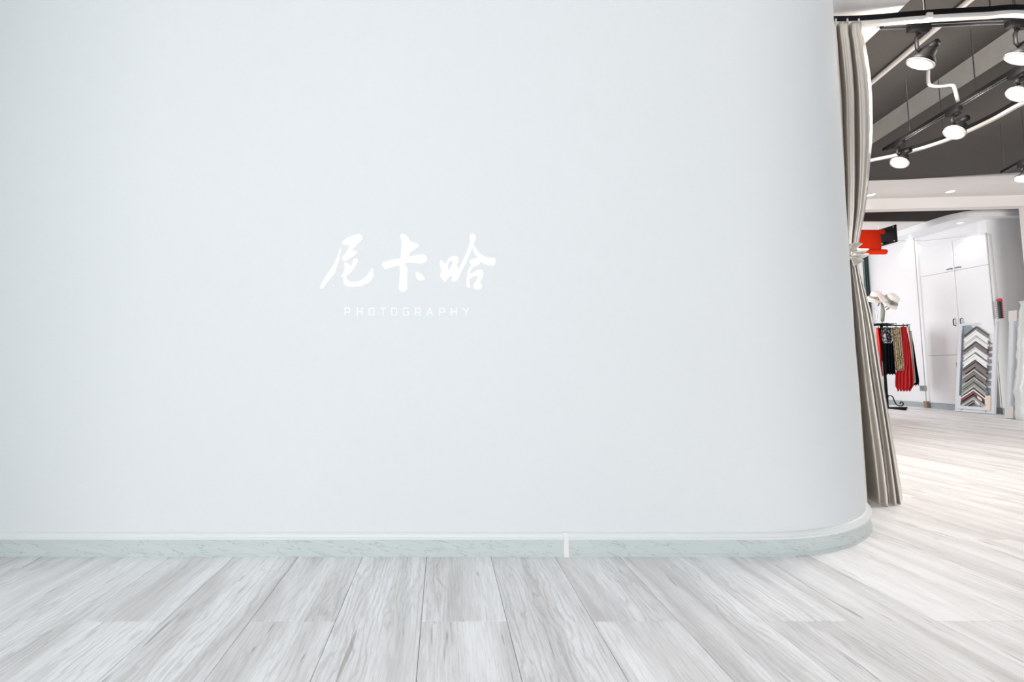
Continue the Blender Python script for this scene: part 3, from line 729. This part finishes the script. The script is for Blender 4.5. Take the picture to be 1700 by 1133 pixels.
for nm, (dy, dz) in {'a': (.19, .215), 'b': (.19, .03)}.items():
    bm = bmesh.new(); tube(bm, [(-.004, dy, dz), (-.05, dy, dz), (-.09, dy, dz)], [.018, .014, .024], 12); obj('roller_hook', bm, M['chrome'], hold, True)
Y1 = 7.15
pr = thing('backdrop_paper', 'orange-red backdrop paper hanging between two rolls behind the curtain', 'backdrop paper', (XP, Y1, zb))
PO = Vector((XP, Y1, zb))
u1 = at_y(1466, 385.5, Y1)-PO; r1 = 3.9*Y1/FL
u0 = Vector((-1.6, 0, u1.z-.05))
bm = bmesh.new(); tube(bm, [Vector((u1.x-1.6, 0, u1.z)), Vector((u1.x, 0, u1.z))], r1, 24); obj('upper_roll', bm, M['red_paper'], pr, True)
l1 = at_y(1471, 418.5, Y1-.06)-PO; r2 = 4.4*Y1/FL
bm = bmesh.new(); tube(bm, [Vector((l1.x-1.6, -.06, l1.z)), Vector((l1.x-.03, -.06, l1.z)), Vector((l1.x-.008, -.06, l1.z)), Vector((l1.x, -.06, l1.z))], [r2, r2, r2*.95, r2*.7], 24); obj('lower_roll', bm, M['red_paper'], pr, True)
bm = bmesh.new(); xr = (at_y(1457.5, 400, Y1)-PO).x
g = []
for j in range(13):
    v = j/12; zz = lerp(u1.z, l1.z, v); yy = lerp(-r1+.003, -.06+r2*.6, v)
    g.append([bm.verts.new((xr-1.5*(1-i/6)+(.01*v), yy-.012*math.sin(v*3.14), zz)) for i in range(7)])
for a, b in zip(g, g[1:]):
    for i in range(6): bm.faces.new((a[i], a[i+1], b[i+1], b[i]))
o = obj('paper_sheet', bm, M['red_paper'], pr, True); o.modifiers.new('t', 'SOLIDIFY').thickness = .002
for xx in (XP-.09, XP-1.9):
    pass
# far grey-teal curtain
tc_ = thing('teal_curtain', 'long grey-teal curtain hanging in the far corner below the red paper', 'curtain', (7.9, 8.6, 0))
tab = [(380, 1425, 1449), (424, 1431, 1450), (480, 1435, 1453.5), (545, 1438, 1458), (672, 1446, 1466)]
drape('panel', tab, 8.62, 6, .035, M['teal_cloth'], tc_, Vector((7.9, 8.6, 0)), nu=72, nv=12, seed=1)
bm = bmesh.new(); zq = at_y(1440, 378, 8.62).z; tube(bm, [(-1.6, .02, zq), (.25, .02, zq)], .012, 8); obj('rod', bm, M['railwhite'], tc_)

# ================================================================== CLOTHES RACK
YR = 7.55
base = at_z(1478, 678, 0)
bx = at_y(1473, 674, YR); RX = bx.x
rack = thing('clothes_rack', 'black iron clothes rack with scroll feet beside the white wall', 'clothes rack', (RX, YR, 0))
RKO = Vector((RX, YR, 0))
def rk(x, y, dy=0): return at_y(x, y, YR+dy)-RKO
zarm = rk(1485, 541).z
bm = bmesh.new(); tube(bm, [(0, 0, .02), (-.005, 0, zarm+.02)], .020, 12); obj('pole', bm, M['black'], rack, True)
bm = bmesh.new(); tube(bm, [(-.02, 0, zarm), (.44, .0, zarm+.005)], .010, 8); tube(bm, [(-.02, 0, zarm+.02), (-.22, -.05, zarm-.01)], .010, 8); obj('hanging_arm', bm, M['black'], rack, True)
bm = bmesh.new(); lathe(bm, [(0, .012), (.16, .012), (.165, 0), (0, 0)], 24, Matrix.Translation((-.01, 0, zarm+.012))); obj('top_plate', bm, M['black'], rack)
bm = bmesh.new(); tube(bm, [(-.30, 0, .014), (.32, 0, .014)], .014, 10); tube(bm, [(0, -.3, .014), (0, .3, .014)], .014, 10); obj('foot_bars', bm, M['black'], rack, True)
for sgn, nm in ((1, 'scroll'), (-1, 'scroll')):
    pts_ = [(.02, .0, .17), (.03, 0, .21), (.06, 0, .215), (.10, 0, .19), (.12, 0, .13), (.15, 0, .07), (.20, 0, .045), (.25, 0, .05), (.265, 0, .085), (.24, 0, .11), (.215, 0, .095), (.22, 0, .08)]
    bm = bmesh.new(); tube(bm, crom([(sgn*x, y, z) for x, y, z in pts_], 4, closed=False), .008, 8); obj(nm, bm, M['black'], rack, True)
# hat stand wire + hats
def clothes(name, tab, dy, n, amp, m, label, seed=0, group='garments on the black rack', cat='garment', wave=0, nu=30, nv=16):
    top = at_y((tab[0][1]+tab[0][2])/2, tab[0][0], YR+dy)
    t = thing(name, label, cat, top, group)
    drape('cloth', tab, YR+dy, n, amp, m, t, top, nu=nu, nv=nv, seed=seed, thick=.006, skirtwave=wave)
    bm = bmesh.new(); w_ = max(.03, (at_y(tab[0][2], tab[0][0], YR+dy)-at_y(tab[0][1], tab[0][0], YR+dy)).x/2)
    zr = zarm - top.z + .012
    tube(bm, crom([(-w_, 0, -.01), (-w_*.5, 0, 0), (0, 0, .008), (0, 0, zr-.005), (.0, -.012, zr+.012), (.0, .0, zr+.022), (0, .012, zr+.010)], 3, closed=False), .004, 6)
    tube(bm, [(0, 0, .008), (w_, 0, -.01)], .004, 6)
    obj('hanger', bm, M['black'], t)
    return t
clothes('ruffled_red_top', [(545, 1455, 1461), (556, 1455, 1465), (575, 1457, 1467), (592, 1458, 1467), (600, 1458, 1464), (625, 1460, 1466)], .03, 3, .04, M['red_cloth'], 'bright red ruffled top at the left of the rack', 1)
clothes('black_skirt', [(567, 1467, 1483), (590, 1466, 1484.5), (612, 1467, 1486), (622, 1468, 1487)], -.05, 4, .03, M['black_cloth'], 'long black skirt hanging under the floral top', 2, wave=1)
t = clothes('floral_top', [(544, 1464, 1480), (555, 1463, 1481), (566, 1466, 1481), (570, 1468, 1480)], -.09, 3, .03, M['floral'], 'black and grey floral top on the rack', 3)
clothes('sequin_dress', [(544, 1480, 1495), (570, 1483, 1497), (600, 1486, 1500), (615, 1487, 1501)], -.07, 4, .028, M['gold'], 'gold sequinned dress hanging mid-rack', 4, wave=.8)
clothes('red_lace_dress', [(543, 1495, 1504), (570, 1497, 1510), (600, 1496, 1514), (620, 1487, 1516), (640, 1486, 1517), (648, 1489, 1513)], .0, 5, .035, M['crimson'], 'long red lace dress, longest on the rack', 5, wave=2.5)
clothes('white_lace_top', [(543, 1504, 1509), (560, 1506, 1513), (590, 1510, 1516), (612, 1512, 1518), (636, 1513, 1520)], .06, 2, .03, M['lace'], 'narrow white lace piece beside the red dress', 6, wave=1.5)
clothes('black_lace_dress', [(550, 1509, 1512), (575, 1511, 1517), (610, 1514, 1522), (632, 1517, 1526), (640, 1516, 1525)], .09, 2, .03, M['black_cloth'], 'black lace dress at the right end of the rack', 7, wave=2)
# hat stand
st = thing('hat_stand', 'thin wire hat stand wound with ribbon on top of the rack', 'hat stand', (RX-.03, YR, zarm+.025))
SO2 = Vector(st.location); th = at_y(1466, 505, YR).z-SO2.z
bm = bmesh.new()
for a in (0, 120, 240):
    c_, s_ = math.cos(R(a+20)), math.sin(R(a+20))
    tube(bm, crom([(c_*.09, s_*.09, 0), (c_*.035, s_*.035, th*.25), (c_*.03, s_*.03, th*.55), (c_*.10, s_*.06, th)], 4, closed=False), .005, 6)
obj('wire_legs', bm, M['chrome'], st, True)
bm = bmesh.new(); lathe(bm, [(.11, .0), (.115, .004), (.11, .008), (.105, .004)], 24); obj('base_ring', bm, M['black'], st, True)
def hat(cx, cy, sx, tx, ty, label, band, dy=-.05):
    p = at_y(cx, cy, YR+dy)
    t = thing('straw_hat', label, 'hat', p)
    r = sx*YR/FL
    T = Matrix.Rotation(R(ty), 4, 'Y') @ Matrix.Rotation(R(tx), 4, 'X')
    n = 32; bm = bmesh.new()
    pr_ = [(r*1.0, -.012), (r*.85, .0), (r*.62, .012), (r*.56, .03), (r*.54, .08), (r*.46, .115), (r*.25, .130), (0, .125)]
    lathe(bm, pr_, n, T); o = obj('body', bm, M['straw'], t, True); o.modifiers.new('t', 'SOLIDIFY').thickness = .006
    bm = bmesh.new(); lathe(bm, [(r*.57, .022), (r*.58, .03), (r*.565, .062), (r*.555, .064)], n, T); o = obj('ribbon_band', bm, band, t, True); o.modifiers.new('t', 'SOLIDIFY').thickness = .004
    bm = bmesh.new()
    for sg in (-1, 1):
        tube(bm, [T @ Vector((0, -r*.6, .04)), T @ Vector((sg*.04, -r*.7, .07)), T @ Vector((sg*.07, -r*.68, .045)), T @ Vector((sg*.035, -r*.66, .03)), T @ Vector((0, -r*.6, .04))], [.006, .014, .014, .010, .006], 8)
        tube(bm, [T @ Vector((0, -r*.6, .04)), T @ Vector((sg*.02, -r*.72, -.02)), T @ Vector((sg*.03, -r*.70, -.09))], [.006, .011, .012], 8)
    obj('bow', bm, M['ribbon'], t, True)
    return t
hat(1453, 496, 14, 30, -14, 'pale straw hat with ribbon band, partly behind the curtain', M['ribbon'], .16)
hat(1475, 500, 17, 52, 28, 'pale wide-brimmed straw hat tipped forward with grey-green bow', M['ribbon'], -.12)
bm = bmesh.new(); pb = at_y(1464, 506, YR-.06)
tube(bm, [pb, pb+Vector((.0, -.01, -.12)), pb+Vector((-.01, 0, -.28))], [.02, .028, .022], 8)
tag(obj('hanging_ribbon', bm, M['ribbon'], smooth=True), 'grey-green ribbon tail hanging below the straw hats', 'ribbon')

# ================================================================== MOULDING SAMPLE BOARD
BLp = at_z(1588.5, 683.5, 0); BRp = at_z(1654, 688.5, 0)
BLp.z = BRp.z = 0
XWALL = XW-.015
wv_ = (BRp-BLp); Wd = wv_.length; wv_.normalize()
back = Vector((-wv_.y, wv_.x, 0));
if back.x < 0: back = -back
HB = 1.37
lean = R(9.0)
upv = (Vector((0, 0, 1))*math.cos(lean)+back*math.sin(lean)).normalized(); nf = wv_.cross(upv).normalized()
if nf.x > 0: nf = -nf                                  # faces the room
shift = 0
board = thing('moulding_sample_board', 'white framed board of V-shaped frame corner samples leaning on the cupboard', 'sample board', BLp)
BM_ = Matrix((( wv_.x, upv.x, nf.x), (wv_.y, upv.y, nf.y), (wv_.z, upv.z, nf.z))).to_4x4()
print('board W', Wd, 'BL', BLp, 'BR', BRp, 'top', BLp+upv*HB, BRp+upv*HB)
def bpart(name, pts, z0, z1, m, par=board, bev=0, label=None):
    bm = bmesh.new(); prism(bm, pts, z0, z1, BM_); o = obj(name, bm, m, par, bevel=bev)
    if label: o['label'] = label
    return o
def rect(x0, y0, x1, y1): return [(x0, y0), (x1, y0), (x1, y1), (x0, y1)]
fw = .042
bpart('backing_board', rect(.01, .01, Wd-.01, HB-.01), .004, .012, M['backing'])
bpart('frame_rail', rect(0, 0, Wd, fw), 0, .04, M['frame'], bev=.003); bpart('frame_rail', rect(0, HB-fw*.8, Wd, HB), 0, .04, M['frame'], bev=.003)
bpart('frame_stile', rect(0, fw, fw, HB-fw*.8), 0, .04, M['frame'], bev=.003); bpart('frame_stile', rect(Wd-fw, fw, Wd, HB-fw*.8), 0, .04, M['frame'], bev=.003)
def cm(n, c): return mat(n, c, .45, var=.05, scale=30)
gg, ww, pg, br_, dk, rd, st_ = cm('olive_grey_moulding', (.21, .22, .19)), cm('white_moulding', (.80, .78, .77)), cm('pale_grey_moulding', (.55, .56, .57)), cm('brown_moulding', (.165, .125, .11)), cm('black_moulding', (.03, .03, .032)), cm('oxblood_moulding', (.20, .025, .025)), cm('silver_moulding', (.42, .41, .39))
lst = [(110, gg, dk, 48), (152, ww, ww, 52), (212, ww, pg, 50), (265, br_, dk, 52), (322, ww, pg, 50), (395, ww, ww, 56), (464, br_, dk, 60), (550, br_, st_, 58), (632, gg, st_, 44), (690, st_, gg, 42), (755, rd, ww, 40), (812, st_, dk, 38), (850, dk, st_, 34)]
names = ['olive grey', 'white', 'white and grey', 'brown', 'white stepped', 'white broad', 'dark brown', 'brown with silver edge', 'olive grey with silver edge', 'silver', 'oxblood red', 'silver and black', 'black']
ytop, ybot = 72, 985
sc = HB/(ybot-ytop)
for i, ((ay, m1, m2, th_), nm) in enumerate(zip(lst, names)):
    ya2 = HB-(ay-ytop)*sc; cx_ = Wd*.485; hw_ = Wd*(.315 if i < 10 else .33); dr = 92*sc; tk = th_*sc
    z0 = .013+.002*(i % 2)
    def chev(x_off, y0, y1, za, zb, name, mm, par):
        k = dr/hw_
        pts = [(cx_-hw_, y0-dr), (cx_, y0), (cx_+hw_, y0-dr), (cx_+hw_-(y0-y1)*.30, y0-dr-(y0-y1)*.75), (cx_, y1), (cx_-hw_+(y0-y1)*.30, y0-dr-(y0-y1)*.75)]
        return bpart(name, pts, za, zb, mm, par)
    s_ = chev(0, ya2, ya2-tk, z0, z0+.030, 'corner_sample', m1, board); s_['label'] = nm + ' V-shaped corner sample'
    chev(0, ya2+.001, ya2-tk*.28, z0+.030, z0+.040, 'outer_lip', m2, s_)
    chev(0, ya2-tk*.72, ya2-tk*.98, z0+.030, z0+.034, 'inner_lip', m1 if m1 is not dk else st_, s_)
for ay in (215, 247, 310, 376, 438, 500, 570, 652, 724):
    yt = HB-(ay-ytop)*sc; bpart('price_tag', rect(Wd-fw-.055, yt-.017, Wd-fw+.002, yt+.017), .042 if False else .013, .017, M['tag'])
for ax, ay in ((.60, 815), (.55, 860)):
    yt = HB-(ay-ytop)*sc; bpart('price_tag', [(Wd*ax, yt), (Wd*ax+.05, yt-.05), (Wd*ax+.05, yt-.085), (Wd*ax, yt-.035)], .058, .060, M['tag'])
# low U-shaped sample at the foot
bpart('sample_side', rect(fw*.9, fw, fw*.9+.035, fw+.20), .013, .055, M['frame']); bpart('sample_side', rect(Wd-fw-.055, fw, Wd-fw, fw+.22), .013, .055, M['cream'], label='cream upright of the foot sample')
bpart('sample_base', rect(fw*.9+.035, fw, Wd-fw-.055, fw+.045), .013, .055, M['frame'])

# ================================================================== hanging bead strip and its grey shadow strip
s = at_y(1662, 529, YN-.03); s2 = at_y(1660, 500, YN-.03)
bs = thing('bead_strip', 'dark green hanging strip edged with red beads above the sample board', 'hanging strip', (s.x, YN-.03, s.z))
hh = s2.z-s.z
bm = bmesh.new(); box(bm, (-.002, 0, hh/2), (.034, .02, hh)); obj('strip', bm, M['dark_green'], bs, bevel=.002)
bm = bmesh.new(); bmesh.ops.create_uvsphere(bm, u_segments=16, v_segments=10, radius=.026, matrix=Matrix.Translation((0, -.005, hh+.012))); obj('ball', bm, M['red_bead'], bs, True)
for k in range(9):
    bm = bmesh.new(); bmesh.ops.create_uvsphere(bm, u_segments=10, v_segments=6, radius=.0135, matrix=Matrix.Translation((.022, -.004, .015+k*(hh-.03)/8))); obj('bead', bm, M['red_bead'], bs, True)
bs2 = thing('bead_strip', 'grey shadow of the dark green strip, modelled as a beaded strip', 'hanging strip', (s.x-.06, YN-.03, s.z))  # cast shadow of the green strip, built as grey geometry
bm = bmesh.new(); box(bm, (.0, .004, hh/2), (.010, .008, hh)); obj('strip', bm, M['shadow_bead'], bs2)
for k in range(9):
    bm = bmesh.new(); bmesh.ops.create_uvsphere(bm, u_segments=10, v_segments=6, radius=.013, matrix=Matrix.Translation((0, -.006, .015+k*(hh-.03)/8))); obj('bead', bm, M['shadow_bead'], bs2, True)

# ================================================================== wrapped frames leaning at the pier
def wrapped(tabl, Yc, dep, label, m, crump, corners):
    a = at_y((tabl[-1][1]+tabl[-1][2])/2, tabl[-1][0], Yc); a.z = 0
    t = thing('wrapped_frame', label, 'wrapped frame', a, 'plastic-wrapped frames')
    bm = bmesh.new(); g = []; n = 30
    zt_ = at_y(tabl[0][1], tabl[0][0], Yc).z
    for j in range(n+1):
        v = j/n; py = lerp(tabl[0][0], tabl[-1][0], v); xl, xr = interp(tabl, py)
        l = at_y(xl, py, Yc); r_ = at_y(xr, py, Yc); z = max(0, lerp(zt_, 0, v))
        row = []
        for (x, y) in ((l.x, -dep/2), (lerp(l.x, r_.x, .33), -dep/2-.012), (lerp(l.x, r_.x, .66), -dep/2-.008), (r_.x, -dep/2), (r_.x, dep/2), (l.x, dep/2)):
            row.append(bm.verts.new((x-a.x+random.uniform(-1, 1)*crump, y+random.uniform(-1, 1)*crump, z)))
        g.append(row)
    for p, q in zip(g, g[1:]):
        for i in range(6): bm.faces.new((p[i], p[(i+1) % 6], q[(i+1) % 6], q[i]))
    bm.faces.new(g[0]); bm.faces.new(g[-1][::-1]); obj('wrapping', bm, m, t, True)
    for (pt, pb) in corners:
        xl, xr = interp(tabl, (pt+pb)/2); l = at_y(xl-.5, pt, Yc); r_ = at_y(xr+.5, pt, Yc)
        l2 = at_y(interp(tabl, pb)[0]-.5, pb, Yc); r2_ = at_y(interp(tabl, pb)[1]+.5, pb, Yc)
        za, zb_ = max(l2.z, .0), l.z
        bm = bmesh.new(); lo = [bm.verts.new((x-a.x, y, za)) for x, y in ((l2.x, -dep/2-.016), (r2_.x, -dep/2-.016), (r2_.x, dep/2+.004), (l2.x, dep/2+.004))]
        hi = [bm.verts.new((x-a.x, y, zb_+dz)) for x, y, dz in ((l.x, -dep/2-.016, 0), (r_.x, -dep/2-.016, .0), (r_.x, dep/2+.004, 0), (l.x, dep/2+.004, 0))]
        bm.faces.new(lo[::-1]); bm.faces.new(hi)
        for i in range(4): bm.faces.new((lo[i], lo[(i+1) % 4], hi[(i+1) % 4], hi[i]))
        obj('corner_protector', bm, M['card'], t)
    return t
wrapped([(517, 1681, 1693), (600, 1678.5, 1691), (695, 1674, 1687)], 6.10, .07, 'tall slim wrapped frame with cardboard corner caps, left of the crumpled one', M['frame'], .0008, [(516, 534), (675, 694.5)])
wrapped([(500, 1697, 1712), (560, 1693, 1712), (620, 1691, 1712), (645, 1686, 1710), (668, 1689, 1709), (697, 1690, 1708)], 5.92, .05, 'frame in crumpled plastic film at the right frame edge', M['film'], .010, [])
